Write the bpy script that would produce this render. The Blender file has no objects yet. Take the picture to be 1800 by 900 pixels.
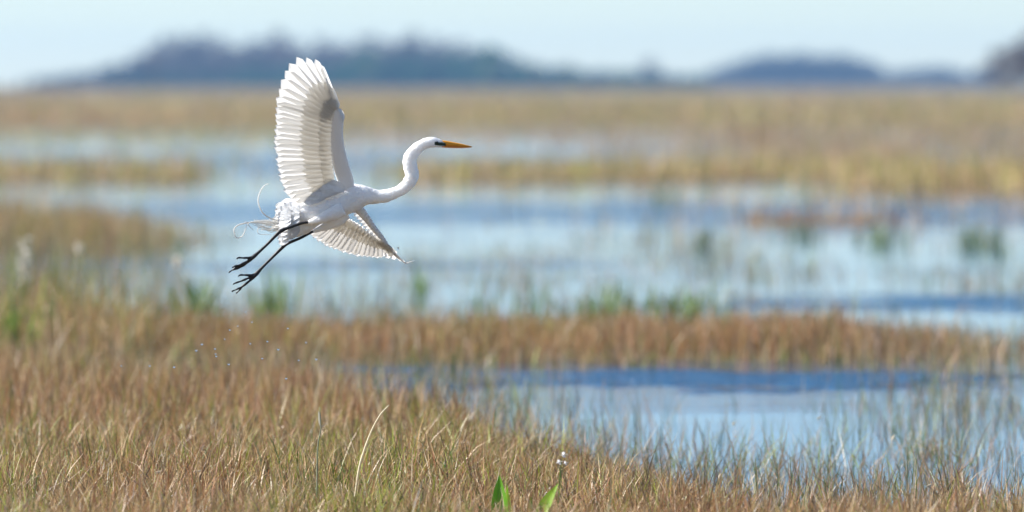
import bpy, bmesh, math, random
import numpy as np
from mathutils import Vector, Matrix

# ------------------------------------------------------------------ camera, sky, sun
sc = bpy.context.scene
C = sc.collection
random.seed(7)
R = np.random.default_rng(11)

F = 11750.0            # focal length in photograph pixels (1800 wide)
H = 1.65                # lens height above the water
HZ = 143.0             # photograph row of the true horizon
TH = math.atan((450.0 - HZ) / F)
FOCUS = 25.35

cam = bpy.data.cameras.new('camera')
camo = bpy.data.objects.new('camera', cam)
C.objects.link(camo)
camo.location = (0, 0, H)
camo.rotation_euler = (math.pi / 2 - TH, 0, 0)
cam.sensor_width = 36.0
cam.lens = 36.0 * F / 1800.0
cam.clip_start = 0.5
cam.clip_end = 12000
cam.dof.use_dof = True
cam.dof.focus_distance = FOCUS
cam.dof.aperture_fstop = cam.lens / 1000.0 / 0.098
sc.camera = camo

S = Vector((-0.81, 0.12, 0.57)).normalized()      # towards the sun
EL = math.asin(S.z)
AZ = math.atan2(S.x, S.y)
world = bpy.data.worlds.new('World')
sc.world = world
world.use_nodes = True
wn = world.node_tree
sky = wn.nodes.new('ShaderNodeTexSky')
sky.sky_type = 'NISHITA'
sky.sun_disc = False
sky.sun_elevation = EL
sky.sun_rotation = AZ
sky.air_density = 0.72
sky.dust_density = 0.0
sky.ozone_density = 3.4
wn.links.new(sky.outputs[0], wn.nodes['Background'].inputs[0])
wn.nodes['Background'].inputs[1].default_value = 0.069

sun = bpy.data.lights.new('sun', 'SUN')
sun.energy = 5.0
sun.angle = math.radians(0.53)
sun.color = (1.0, 0.96, 0.90)
suno = bpy.data.objects.new('sun', sun)
C.objects.link(suno)
suno.rotation_euler = S.to_track_quat('Z', 'Y').to_euler()
suno.location = (-30, 40, 40)

sc.render.engine = 'CYCLES'
sc.view_settings.view_transform = 'Standard'
sc.view_settings.look = 'None'
sc.view_settings.gamma = 1
sc.view_settings.exposure = 1.1
sc.cycles.use_denoising = True
sc.cycles.max_bounces = 8
sc.cycles.diffuse_bounces = 3
sc.cycles.glossy_bounces = 3
sc.cycles.transmission_bounces = 4
sc.cycles.volume_bounces = 0


# ------------------------------------------------------------------ helpers
def at(x, y, Y):
    """photograph pixel -> point of its ray at distance Y from the camera"""
    u = (x - 900.0) / F
    v = (450.0 - y) / F
    dy = math.cos(TH) + v * math.sin(TH)
    dz = v * math.cos(TH) - math.sin(TH)
    t = Y / dy
    return Vector((u * t, Y, H + dz * t))


def ground_at(x, y):
    """photograph pixel -> point on the water level"""
    Y = F * H / (y - HZ)
    return Vector(((x - 900.0) / F * Y, Y, 0.0))


def tag(o, label=None, cat=None, group=None, kind=None):
    if label: o['label'] = label
    if cat: o['category'] = cat
    if group: o['group'] = group
    if kind: o['kind'] = kind
    return o


def link(name, me, mats=(), parent=None, smooth=True):
    for m in mats:
        me.materials.append(m)
    if smooth and len(me.polygons):
        me.polygons.foreach_set('use_smooth', [True] * len(me.polygons))
    o = bpy.data.objects.new(name, me)
    C.objects.link(o)
    if parent: o.parent = parent
    return o


def empty(name, loc=(0, 0, 0)):
    o = bpy.data.objects.new(name, None)
    C.objects.link(o)
    o.location = loc
    o.empty_display_size = 0.1
    return o


def pyd(name, v, f):
    me = bpy.data.meshes.new(name)
    me.from_pydata([tuple(p) for p in v], [], f)
    me.update()
    return me


def crv(pts, n):
    """Catmull-Rom through rows of numbers"""
    P = np.array(pts, float)
    P = np.vstack([2 * P[0] - P[1], P, 2 * P[-1] - P[-2]])
    out = []
    m = len(P) - 3
    for k in range(n):
        s = k / (n - 1) * m
        i = min(int(s), m - 1)
        t = s - i
        a, b, c, d = P[i:i + 4]
        out.append(0.5 * ((2 * b) + (c - a) * t + (2 * a - 5 * b + 4 * c - d) * t * t
                          + (3 * b - a - 3 * c + d) * t ** 3))
    return np.array(out)


def tube(pts, radii, n=8, depth=None, cap=True, ref=None):
    """closed loft along points; radius in the picture plane, depth across it"""
    pts = [Vector(p) for p in pts]
    depth = radii if depth is None else depth
    ref = Vector(ref) if ref is not None else Vector((0, 1, 0))
    v, f = [], []
    for i, p in enumerate(pts):
        t = (pts[min(i + 1, len(pts) - 1)] - pts[max(i - 1, 0)]).normalized()
        b = (ref - t * ref.dot(t)).normalized()
        nn = t.cross(b)
        for k in range(n):
            a = 2 * math.pi * k / n
            v.append(p + nn * (math.cos(a) * radii[i]) + b * (math.sin(a) * depth[i]))
    for i in range(len(pts) - 1):
        for k in range(n):
            k2 = (k + 1) % n
            f.append((i * n + k, i * n + k2, i * n + n + k2, i * n + n + k))
    if cap:
        f.append(tuple(range(n))[::-1])
        f.append(tuple(range((len(pts) - 1) * n, len(pts) * n)))
    return v, f


def merge(parts):
    V, Fc = [], []
    for v, f in parts:
        o = len(V)
        V += list(v)
        Fc += [tuple(i + o for i in q) for q in f]
    return V, Fc


# ------------------------------------------------------------------ materials
def mat(name):
    m = bpy.data.materials.new(name)
    m.use_nodes = True
    nt = m.node_tree
    nt.nodes.clear()
    out = nt.nodes.new('ShaderNodeOutputMaterial')
    return m, nt, out


def N(nt, t, **kw):
    n = nt.nodes.new(t)
    for k, v in kw.items():
        if hasattr(n, k):
            setattr(n, k, v)
        else:
            n.inputs[k.replace('_', ' ')].default_value = v
    return n


def leafy(name, col=None, trans=0.35, rough=0.55, tint=(1, 1, 1), spec=0.25, noise=0.0, bump=None):
    """thin sheet: diffuse both ways, a little gloss; colour from the 'col' attribute unless given"""
    m, nt, out = mat(name)
    L = nt.links.new
    if col is None:
        c = N(nt, 'ShaderNodeAttribute', attribute_name='col').outputs['Color']
    else:
        r = N(nt, 'ShaderNodeRGB')
        r.outputs[0].default_value = (*col, 1)
        c = r.outputs[0]
    if noise:
        tc = N(nt, 'ShaderNodeTexCoord')
        nz = N(nt, 'ShaderNodeTexNoise', Scale=noise, Detail=4.0)
        L(tc.outputs['Object'], nz.inputs['Vector'])
        mr = N(nt, 'ShaderNodeMapRange')
        mr.inputs[3].default_value = 0.72
        mr.inputs[4].default_value = 1.25
        L(nz.outputs[0], mr.inputs[0])
        mx = N(nt, 'ShaderNodeVectorMath', operation='SCALE')
        L(c, mx.inputs[0])
        L(mr.outputs[0], mx.inputs['Scale'])
        c = mx.outputs[0]
    p = N(nt, 'ShaderNodeBsdfPrincipled')
    p.inputs['Roughness'].default_value = rough
    p.inputs['Specular IOR Level'].default_value = spec
    L(c, p.inputs['Base Color'])
    t = N(nt, 'ShaderNodeBsdfTranslucent')
    tm = N(nt, 'ShaderNodeVectorMath', operation='MULTIPLY')
    tm.inputs[1].default_value = tint
    L(c, tm.inputs[0])
    L(tm.outputs[0], t.inputs[0])
    mix = N(nt, 'ShaderNodeMixShader')
    mix.inputs[0].default_value = trans
    L(p.outputs[0], mix.inputs[1])
    L(t.outputs[0], mix.inputs[2])
    L(mix.outputs[0], out.inputs[0])
    if bump:
        tc = N(nt, 'ShaderNodeTexCoord')
        mp = N(nt, 'ShaderNodeMapping')
        mp.inputs['Scale'].default_value = bump[0]
        nz = N(nt, 'ShaderNodeTexNoise', Scale=1.0, Detail=3.0)
        L(tc.outputs['Object'], mp.inputs[0])
        L(mp.outputs[0], nz.inputs['Vector'])
        b = N(nt, 'ShaderNodeBump', Strength=bump[1], Distance=bump[2])
        L(nz.outputs[0], b.inputs['Height'])
        L(b.outputs[0], p.inputs['Normal'])
    return m


def solid(name, col, rough=0.5, spec=0.4, noise=0.0, amt=0.3, sss=0.0, bump=0.0):
    m, nt, out = mat(name)
    L = nt.links.new
    p = N(nt, 'ShaderNodeBsdfPrincipled')
    p.inputs['Roughness'].default_value = rough
    p.inputs['Specular IOR Level'].default_value = spec
    p.inputs['Base Color'].default_value = (*col, 1)
    if sss:
        p.inputs['Subsurface Weight'].default_value = sss
        p.inputs['Subsurface Radius'].default_value = (0.02, 0.015, 0.01)
        p.inputs['Subsurface Scale'].default_value = 1.0
    if noise:
        tc = N(nt, 'ShaderNodeTexCoord')
        nz = N(nt, 'ShaderNodeTexNoise', Scale=noise, Detail=5.0)
        L(tc.outputs['Object'], nz.inputs['Vector'])
        mr = N(nt, 'ShaderNodeMapRange')
        mr.inputs[3].default_value = 1 - amt
        mr.inputs[4].default_value = 1 + amt
        L(nz.outputs[0], mr.inputs[0])
        mx = N(nt, 'ShaderNodeVectorMath', operation='SCALE')
        mx.inputs[0].default_value = col
        L(mr.outputs[0], mx.inputs['Scale'])
        L(mx.outputs[0], p.inputs['Base Color'])
        if bump:
            b = N(nt, 'ShaderNodeBump', Strength=0.6, Distance=bump)
            L(nz.outputs[0], b.inputs['Height'])
            L(b.outputs[0], p.inputs['Normal'])
    L(p.outputs[0], out.inputs[0])
    return m


M_GRASS = leafy('dry_grass_blades', None, 0.28, 0.42, (1.05, 1.0, 0.8), 0.4)
M_LEAF = leafy('green_leaf', None, 0.4, 0.4, (1.1, 1.15, 0.5), 0.4)
M_FEATHER = leafy('white_feather', (0.88, 0.87, 0.85), 0.56, 0.6, (1.0, 0.99, 0.97), 0.2,
                  bump=((30, 60, 60), 0.25, 0.004))
M_COVERT = leafy('white_covert_feather', (0.90, 0.885, 0.86), 0.66, 0.65, (1.0, 0.98, 0.93), 0.15)
M_WING = leafy('wing_lining_feathers', (0.84, 0.84, 0.85), 0.12, 0.7, (1, 1, 1), 0.15,
               bump=((60, 60, 25), 0.5, 0.006))
M_BODY = leafy('white_body_feathers', (0.90, 0.90, 0.90), 0.08, 0.7, (1, 1, 1), 0.15,
               bump=((45, 60, 75), 0.45, 0.006))
for nd in M_BODY.node_tree.nodes:
    if nd.type == 'BSDF_PRINCIPLED':
        nd.inputs['Subsurface Weight'].default_value = 0.75
        nd.inputs['Subsurface Radius'].default_value = (1.0, 0.95, 0.9)
        nd.inputs['Subsurface Scale'].default_value = 0.035
M_LEG = solid('black_leg_skin', (0.011, 0.011, 0.013), 0.45, 0.4, 160, 0.4, bump=0.001)
M_LORE = solid('green_lore_skin', (0.015, 0.035, 0.018), 0.5, 0.3)
M_BILL = solid('orange_bill_horn', (0.80, 0.33, 0.02), 0.35, 0.5, 60, 0.2)
M_BILLLOW = solid('deep_orange_bill_horn', (0.70, 0.22, 0.015), 0.35, 0.5, 60, 0.2)
M_EYE = solid('dark_eye', (0.006, 0.008, 0.005), 0.1, 0.6)
M_PLUME = leafy('white_plume', (0.86, 0.85, 0.82), 0.4, 0.6, (1, 1, 1), 0.2)
M_BARK = solid('grey_bark', (0.10, 0.085, 0.075), 0.9, 0.1, 2.0, 0.35, bump=0.03)
M_CROWN = leafy('tree_foliage', None, 0.25, 0.7, (1, 1.05, 0.6), 0.1)
M_PETAL = leafy('white_petal', (0.85, 0.85, 0.86), 0.35, 0.5)
M_FLUFF = leafy('pale_seed_fluff', (0.78, 0.72, 0.62), 0.45, 0.8, (1, 0.95, 0.85), 0.1)


def ground_material():
    m, nt, out = mat('marsh_mud_and_thatch')
    L = nt.links.new
    tc = N(nt, 'ShaderNodeTexCoord')
    n1 = N(nt, 'ShaderNodeTexNoise', Scale=0.35, Detail=8.0, Roughness=0.65)
    n2 = N(nt, 'ShaderNodeTexNoise', Scale=28.0, Detail=4.0)
    L(tc.outputs['Object'], n1.inputs['Vector'])
    L(tc.outputs['Object'], n2.inputs['Vector'])
    r = N(nt, 'ShaderNodeValToRGB')
    e = r.color_ramp.elements
    e[0].position, e[0].color = 0.32, (0.075, 0.050, 0.026, 1)
    e[1].position, e[1].color = 0.7, (0.20, 0.155, 0.075, 1)
    k = e.new(0.5)
    k.color = (0.14, 0.10, 0.05, 1)
    ad = N(nt, 'ShaderNodeMath', operation='MULTIPLY_ADD')
    ad.inputs[1].default_value = 0.35
    L(n2.outputs[0], ad.inputs[0])
    sb = N(nt, 'ShaderNodeMath', operation='SUBTRACT')
    sb.inputs[1].default_value = 0.17
    L(n1.outputs[0], sb.inputs[0])
    L(sb.outputs[0], ad.inputs[2])
    L(ad.outputs[0], r.inputs[0])
    p = N(nt, 'ShaderNodeBsdfPrincipled')
    p.inputs['Roughness'].default_value = 0.85
    p.inputs['Specular IOR Level'].default_value = 0.2
    L(r.outputs[0], p.inputs['Base Color'])
    b = N(nt, 'ShaderNodeBump', Strength=0.8, Distance=0.03)
    L(n2.outputs[0], b.inputs['Height'])
    L(b.outputs[0], p.inputs['Normal'])
    L(p.outputs[0], out.inputs[0])
    return m


# wind-ruffled lanes on the water: centre x, y, half length, half breadth (metres), strength
LANES = [(1.35, 37.1, 1.9, 1.2, 1.0), (4.8, 49.8, 2.8, 1.9, 1.0), (2.3, 84, 13, 8, 0.6), (-6.4, 81, 6.4, 5.5, 0.55),
         (11, 64, 3.7, 2.8, 0.5), (3, 137, 37, 20, 0.5), (-2, 60, 2.8, 1.8, 0.35)]


def water_material():
    """shallow marsh water: calm sheets and wind-ruffled lanes (ripples are relief, not colour)"""
    m, nt, out = mat('marsh_water')
    L = nt.links.new
    tc = N(nt, 'ShaderNodeTexCoord')
    mp = N(nt, 'ShaderNodeMapping')
    mp.inputs['Scale'].default_value = (0.8, 0.5, 1)
    L(tc.outputs['Object'], mp.inputs[0])
    wob = N(nt, 'ShaderNodeTexNoise', Scale=1.0, Detail=5.0, Roughness=0.6)
    L(mp.outputs[0], wob.inputs['Vector'])
    tot = None
    for cx, cy, hx, hy, st_ in LANES:
        a = N(nt, 'ShaderNodeVectorMath', operation='SUBTRACT')
        a.inputs[1].default_value = (cx, cy, 0)
        L(tc.outputs['Object'], a.inputs[0])
        b = N(nt, 'ShaderNodeVectorMath', operation='DIVIDE')
        b.inputs[1].default_value = (hx, hy, 1)
        L(a.outputs[0], b.inputs[0])
        ln = N(nt, 'ShaderNodeVectorMath', operation='LENGTH')
        L(b.outputs[0], ln.inputs[0])
        ad = N(nt, 'ShaderNodeMath', operation='MULTIPLY_ADD')
        ad.inputs[1].default_value = 4.0
        L(wob.outputs[0], ad.inputs[0])
        L(ln.outputs['Value'], ad.inputs[2])
        r = N(nt, 'ShaderNodeMapRange')
        r.interpolation_type = 'SMOOTHSTEP'
        r.inputs[1].default_value = 3.35
        r.inputs[2].default_value = 2.45
        r.inputs[3].default_value = 0
        r.inputs[4].default_value = st_
        L(ad.outputs[0], r.inputs[0])
        if tot is None:
            tot = r.outputs[0]
        else:
            x = N(nt, 'ShaderNodeMath', operation='MAXIMUM')
            L(tot, x.inputs[0])
            L(r.outputs[0], x.inputs[1])
            tot = x.outputs[0]
    mp3 = N(nt, 'ShaderNodeMapping')
    mp3.inputs['Scale'].default_value = (0.09, 0.22, 1)
    L(tc.outputs['Object'], mp3.inputs[0])
    gen = N(nt, 'ShaderNodeTexNoise', Scale=1.0, Detail=4.0, Roughness=0.6, Distortion=0.6)
    L(mp3.outputs[0], gen.inputs['Vector'])
    g2 = N(nt, 'ShaderNodeMapRange')
    g2.inputs[1].default_value = 0.48
    g2.inputs[2].default_value = 0.75
    g2.inputs[4].default_value = 0.22
    L(gen.outputs[0], g2.inputs[0])
    mxx = N(nt, 'ShaderNodeMath', operation='MAXIMUM')
    L(tot, mxx.inputs[0])
    L(g2.outputs[0], mxx.inputs[1])
    sq = N(nt, 'ShaderNodeMath', operation='POWER')
    sq.inputs[1].default_value = 2.0
    L(mxx.outputs[0], sq.inputs[0])
    ruf = sq.outputs[0]
    mp2 = N(nt, 'ShaderNodeMapping')
    mp2.inputs['Scale'].default_value = (3.0, 8.0, 1)
    L(tc.outputs['Object'], mp2.inputs[0])
    rp = N(nt, 'ShaderNodeTexNoise', Scale=1.0, Detail=4.0, Roughness=0.6)
    L(mp2.outputs[0], rp.inputs['Vector'])
    st = N(nt, 'ShaderNodeMapRange')
    st.inputs[3].default_value = 0.0009
    st.inputs[4].default_value = 0.22
    L(ruf, st.inputs[0])
    hm = N(nt, 'ShaderNodeMath', operation='MULTIPLY')
    L(rp.outputs[0], hm.inputs[0])
    L(st.outputs[0], hm.inputs[1])
    b = N(nt, 'ShaderNodeBump', Strength=1.0, Distance=1.0)
    L(hm.outputs[0], b.inputs['Height'])
    ro = N(nt, 'ShaderNodeMapRange')
    ro.inputs[3].default_value = 0.03
    ro.inputs[4].default_value = 0.20
    L(ruf, ro.inputs[0])
    p = N(nt, 'ShaderNodeBsdfPrincipled')
    p.inputs['Base Color'].default_value = (0.001, 0.085, 0.21, 1)
    p.inputs['IOR'].default_value = 1.333
    L(ro.outputs[0], p.inputs['Roughness'])
    L(b.outputs[0], p.inputs['Normal'])
    L(p.outputs[0], out.inputs[0])
    return m


M_GROUND = ground_material()
M_WATER = water_material()


# ------------------------------------------------------------------ where grass grows
_tab = R.random((256, 256))


def vnoise(x, y):
    xi = np.floor(x).astype(int)
    yi = np.floor(y).astype(int)
    fx = x - xi
    fy = y - yi
    fx = fx * fx * (3 - 2 * fx)
    fy = fy * fy * (3 - 2 * fy)
    g = lambda a, b: _tab[a % 256, b % 256]
    return ((g(xi, yi) * (1 - fx) + g(xi + 1, yi) * fx) * (1 - fy)
            + (g(xi, yi + 1) * (1 - fx) + g(xi + 1, yi + 1) * fx) * fy)


def fbm(x, y, n=3):
    s, a, t = 0, 1, 0
    for k in range(n):
        s = s + a * vnoise(x * 2 ** k + 17.3 * k, y * 2 ** k + 9.1 * k)
        t += a
        a *= 0.5
    return s / t


def sstep(a, b, x):
    t = np.clip((x - a) / (b - a), 0, 1)
    return t * t * (3 - 2 * t)


def box(x, y, x0, x1, y0, y1, sx=60, sy=6):
    return (sstep(x0 - sx, x0 + sx, x) * (1 - sstep(x1 - sx, x1 + sx, x))
            * sstep(y0 - sy, y0 + sy, y) * (1 - sstep(y1 - sy, y1 + sy, y)))


def cover(X, Y):
    """how thick the grass stands at a spot on the ground, 0..1 (the marsh as surveyed from the photograph)"""
    px = 900 + F * X / Y
    py = HZ + F * H / Y
    n = fbm(px / 130.0, py / 26.0, 3)
    n2 = fbm(X * 1.3 + 50, Y * 0.45 + 20, 3)
    qx = px + (n - 0.5) * 240
    w = np.clip((py - 150) / 300, 0.08, 1.4)
    qy = py + (n2 - 0.5) * 34 * w
    d = np.zeros_like(px)
    mx = lambda a, b: np.maximum(a, b)
    # far marsh up to the trees
    d = mx(d, 1 - sstep(214, 240, qy))
    d = mx(d, 0.5 * (1 - sstep(240, 272, qy)))
    d = mx(d, (0.40 + 0.5 * n) * box(qx, qy, 1120, 9999, 225, 312, 260, 10))
    d = mx(d, 0.09 * box(qx, qy, -9999, 700, 262, 345, 200, 10))
    # tan banks either side
    d = mx(d, box(qx, qy, -9999, 400, 298, 322, 90, 5))
    d = mx(d, box(qx, qy, 660, 9999, 296, 324, 110, 7))
    d = mx(d, box(qx, qy, 1420, 9999, 300, 343, 80, 4))
    d = mx(d, 0.9 * box(qx, qy, -9999, 300, 403, 448, 170, 16))
    d = mx(d, (0.02 + 0.4 * n2) * box(qx, qy, 1160, 9999, 348, 398, 120, 8))
    d = mx(d, 0.85 * box(px + (n - .5) * 160, py, 1270, 1600, 386, 398, 80, 3))
    d = mx(d, 0.40 * box(px, py + (n - .5) * 10, 1500, 9999, 384, 397, 90, 3))
    # reeds standing in the water on the left
    d = mx(d, (0.20 * sstep(460, 600, py) + 0.05) * (0.4 + 1.2 * n2) * (1 - sstep(300, 1000, qx)) * sstep(430, 480, qy))
    d = mx(d, 0.26 * (1 - sstep(-100, 300, qx)) * sstep(460, 520, qy))
    d = mx(d, (0.2 + 0.5 * sstep(600, 670, qy)) * (1 - sstep(420, 700, qx)) * sstep(585, 625, qy))
    # thin shoots everywhere in the shallow lake
    d = mx(d, 0.13 * sstep(350, 430, py) * (1 - sstep(585, 600, py)) * sstep(0.42, 0.75, fbm(px / 210. + 7, py / 22. + 3, 3)))
    d = mx(d, 0.15 * (0.3 + 1.3 * n2) * box(qx, qy, 560, 1400, 500, 610, 200, 40))
    # brown strip between lake and near pool
    right = (1 - 0.35 * sstep(1380, 1660, qx)) * np.clip(0.45 + 1.2 * n2, 0, 1)
    d = mx(d, right * sstep(588, 612, qy) * (1 - sstep(628, 652, py + (n2 - .5) * 16)))
    # the near bank
    line = np.interp(px, [-2000, 560, 680, 900, 1100, 1250, 1500, 1800, 4000],
                     [655, 660, 716, 778, 846, 884, 912, 932, 945])
    d = mx(d, sstep(-30, 40, py + (n2 - 0.5) * 90 - line))
    # shoots thinning out into the pool
    em = sstep(-195, 0, py + (n2 - 0.5) * 60 - line) ** 2.0
    d = mx(d, 0.50 * em * sstep(640, 660, py))
    d = mx(d, 0.22 * (0.3 + 1.4 * n2) * sstep(1400, 1720, qx) * sstep(640, 665, qy))
    d = mx(d, 0.75 * (sstep(0.52, 0.66, n2)) * sstep(1530, 1680, px) * sstep(645, 670, py))
    return np.clip(d, 0, 1)


# ------------------------------------------------------------------ ground and water
def make_ground():
    Ys = np.concatenate([np.linspace(-30, 16, 12), np.geomspace(17, 320, 300), np.geomspace(330, 2300, 40)])
    a = np.linspace(-1, 1, 181)
    ts = np.sign(a) * (0.11 * np.abs(a) + 0.89 * np.abs(a) ** 6)
    X = ts[None, :] * (Ys[:, None] + 45)
    Y = np.repeat(Ys[:, None], len(ts), 1)
    Yc = np.maximum(Y, 18)
    c = cover(X, Yc)
    c = np.where(Y < 20, 1, c)
    Z = -0.07 + 0.11 * sstep(0.5, 0.88, c) + 0.03 * (fbm(X * 2, Y * 1.2, 3) - 0.5) * sstep(0.4, 0.8, c)
    Z = np.where(Y > 240, np.maximum(Z, 0.02), Z)
    nr, nc = X.shape
    v = np.stack([X, Y, Z], -1).reshape(-1, 3)
    i = np.arange(nr * nc).reshape(nr, nc)
    q = np.stack([i[:-1, :-1], i[:-1, 1:], i[1:, 1:], i[1:, :-1]], -1).reshape(-1, 4)
    me = bpy.data.meshes.new('ground')
    me.vertices.add(len(v))
    me.vertices.foreach_set('co', v.ravel())
    me.loops.add(q.size)
    me.loops.foreach_set('vertex_index', q.ravel())
    me.polygons.add(len(q))
    me.polygons.foreach_set('loop_start', np.arange(0, q.size, 4))
    me.update(calc_edges=True)
    o = link('ground', me, [M_GROUND])
    tag(o, 'brown mud and dead thatch of the flat marsh', 'ground', kind='structure')


make_ground()
v = [(-700, 10, 0), (700, 10, 0), (700, 420, 0), (-700, 420, 0)]
wo = link('water', pyd('water', v, [(0, 1, 2, 3)]), [M_WATER], smooth=False)
tag(wo, 'shallow blue marsh water with pale calm sheets and ruffled lanes', 'water', kind='structure')


# ------------------------------------------------------------------ grass
PAL = {
    'straw': (0.48, 0.35, 0.19), 'tan': (0.36, 0.245, 0.13), 'brown': (0.23, 0.135, 0.070),
    'rust': (0.33, 0.165, 0.085), 'grey': (0.30, 0.25, 0.185), 'olive': (0.185, 0.185, 0.06),
    'lime': (0.26, 0.31, 0.04), 'green': (0.075, 0.15, 0.035), 'dark': (0.05, 0.035, 0.025),
    'pale': (0.70, 0.61, 0.45),
}
PN = list(PAL)
PV = np.array([PAL[k] for k in PN]) * np.array([1.14, 1.08, 1.06])


def pick(weights, n):
    w = np.array([weights.get(k, 0) for k in PN], float)
    return PV[R.choice(len(PN), n, p=w / w.sum())]


def blades_mesh(name, base, h, w, lean, az, col, rows=3):
    """every blade a curved tapering ribbon"""
    n = len(base)
    face = R.uniform(0, 2 * math.pi, n)
    # ribbons mostly broadside one way or another
    sx, sy = np.cos(face), np.sin(face)
    lx, ly = np.cos(az) * lean, np.sin(az) * lean
    V = np.empty((n, rows * 2 + 1, 3))
    cc = np.empty((n, rows * 2 + 1, 4))
    for k in range(rows + 1):
        t = k / rows
        cx = base[:, 0] + lx * h * t ** 1.7
        cy = base[:, 1] + ly * h * t ** 1.7
        cz = base[:, 2] + h * t * np.sqrt(np.clip(1 - (lean * t) ** 2 * 0.55, 0.05, 1))
        if k < rows:
            ww = w * (1 - 0.55 * t) * (0.8 if k == 0 else 1)
            V[:, 2 * k, 0] = cx - sx * ww / 2
            V[:, 2 * k, 1] = cy - sy * ww / 2
            V[:, 2 * k + 1, 0] = cx + sx * ww / 2
            V[:, 2 * k + 1, 1] = cy + sy * ww / 2
            V[:, 2 * k, 2] = V[:, 2 * k + 1, 2] = cz
        else:
            V[:, 2 * k, 0], V[:, 2 * k, 1], V[:, 2 * k, 2] = cx, cy, cz
    cc[:, :, :3] = col[:, None, :]
    cc[:, :, 3] = 1
    nv = rows * 2 + 1
    off = (np.arange(n) * nv)[:, None]
    quads = np.concatenate([off + np.array([2 * k, 2 * k + 1, 2 * k + 3, 2 * k + 2]) for k in range(rows - 1)], 0) \
        if rows > 1 else np.empty((0, 4), int)
    tris = off + np.array([2 * rows - 2, 2 * rows - 1, 2 * rows])
    me = bpy.data.meshes.new(name)
    me.vertices.add(n * nv)
    me.vertices.foreach_set('co', V.ravel())
    loops = np.concatenate([quads.ravel(), tris.ravel()])
    me.loops.add(len(loops))
    me.loops.foreach_set('vertex_index', loops)
    me.polygons.add(len(quads) + len(tris))
    st = np.concatenate([np.arange(len(quads)) * 4, len(quads) * 4 + np.arange(len(tris)) * 3])
    me.polygons.foreach_set('loop_start', st)
    me.update(calc_edges=True)
    at_ = me.attributes.new('col', 'FLOAT_COLOR', 'POINT')
    at_.data.foreach_set('color', cc.ravel())
    return me


def ground_z(X, Y):
    c = cover(X, Y)
    return np.where(Y > 240, 0.0, -0.07 + 0.11 * sstep(0.5, 0.88, c))


def grow(name, label, y0, y1, n, hfun, width, palfun, rows=3, spread=1.32, power=1.0, lean=(0.12, 0.5)):
    Y = R.uniform(y0, y1, n)
    X = R.uniform(-1, 1, n) * 0.0766 * spread * Y + R.normal(0, 0.15, n)
    c = cover(X, Y)
    # tussocks
    tu = fbm(X * 3.1 + 3, Y * 1.6 + 7, 2)
    keep = R.random(n) < c ** power * np.clip(0.35 + 1.3 * tu, 0, 1.2)
    X, Y, c, tu = X[keep], Y[keep], c[keep], tu[keep]
    m = len(X)
    base = np.stack([X, Y, ground_z(X, Y) - 0.015], -1)
    h = hfun(X, Y, c, tu) * np.clip(R.normal(1, 0.26, m), 0.35, 1.9)
    ln = np.clip(np.abs(R.normal(0, lean[1] * 0.55, m)) + lean[0] * 0.5, 0, 0.95)
    az = R.uniform(0, 2 * math.pi, m)
    w = width * np.clip(R.normal(1, 0.3, m), 0.4, 2.0)
    col = palfun(X, Y, c, tu, m)
    col = col * np.clip(R.normal(1, 0.16, m), 0.6, 1.5)[:, None]
    me = blades_mesh(name, base, h, w, ln, az, col, rows)
    o = link(name, me, [M_GRASS], smooth=False)
    tag(o, label, 'grass', kind='stuff')
    return o


def mixpal(a, b, t):
    n = len(t)
    return np.where((R.random(n) < t)[:, None], pick(b, n), pick(a, n))


DRY = dict(straw=3.0, tan=4.2, brown=4.6, rust=4.0, grey=1.0, olive=2.3, lime=0.9, dark=2.2, pale=0.8)
GREENISH = dict(straw=2.4, tan=2, olive=3.4, lime=4.4, green=2.5, grey=1, pale=0.2)
BROWN = dict(straw=1.6, tan=4, brown=5, rust=3.4, grey=0.8, olive=2.0, green=0.5)
MARSH = dict(straw=4, tan=3, olive=5, grey=1, lime=2.2, brown=1)
SHOOT = dict(tan=2, grey=2, olive=2.5, green=2.2, brown=1.6, lime=1)


def near_pal(X, Y, c, tu, m):
    px = 900 + F * X / Y
    g = fbm(X * 0.9 + 31, Y * 0.5 + 77, 3)
    t = sstep(0.50, 0.70, g) * 0.45
    t = np.maximum(t, 0.75 * np.exp(-((px - 600) / 170) ** 2) * (Y < 29))
    t = np.maximum(t, 0.55 * np.exp(-((px - 30) / 120) ** 2) * (Y < 29))
    wet = 1 - sstep(0.25, 0.7, c)
    a = mixpal(DRY, SHOOT, wet * 0.8)
    return np.where((R.random(m) < t * (1 - wet * 0.6))[:, None], pick(GREENISH, m), a)


# foreground bank, sharp
grow('foreground_grass', 'sharp dry tan and green grass of the near bank', 22, 30, 62000,
     lambda X, Y, c, tu: 0.07 + 0.17 * tu + 0.03 * (c < 0.5), 0.0046, near_pal, rows=3, spread=1.35, lean=(0.2, 0.75))
# low tangle of fallen blades
grow('fallen_grass', 'tangle of fallen straw low in the near bank', 22, 29, 20000,
     lambda X, Y, c, tu: 0.12 + 0.06 * tu, 0.004,
     lambda X, Y, c, tu, m: pick(dict(straw=4, tan=3, grey=3, pale=0.7, brown=2, dark=1), m),
     rows=3, spread=1.35, lean=(1.3, 0.5), power=2)
# the bank further on
grow('midground_grass', 'blurred brown grass between near bank and brown strip', 30, 43, 74000,
     lambda X, Y, c, tu: 0.10 + 0.15 * tu, 0.006, near_pal, rows=2, spread=1.3, power=0.9)


def strip_pal(X, Y, c, tu, m):
    px = 900 + F * X / Y
    left = 1 - sstep(200, 560, px)
    a = mixpal(BROWN, MARSH, np.clip(left * 0.7, 0, 1))
    return np.where(((c < 0.4) & (R.random(m) < 0.75))[:, None], pick(SHOOT, m), a)


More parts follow.
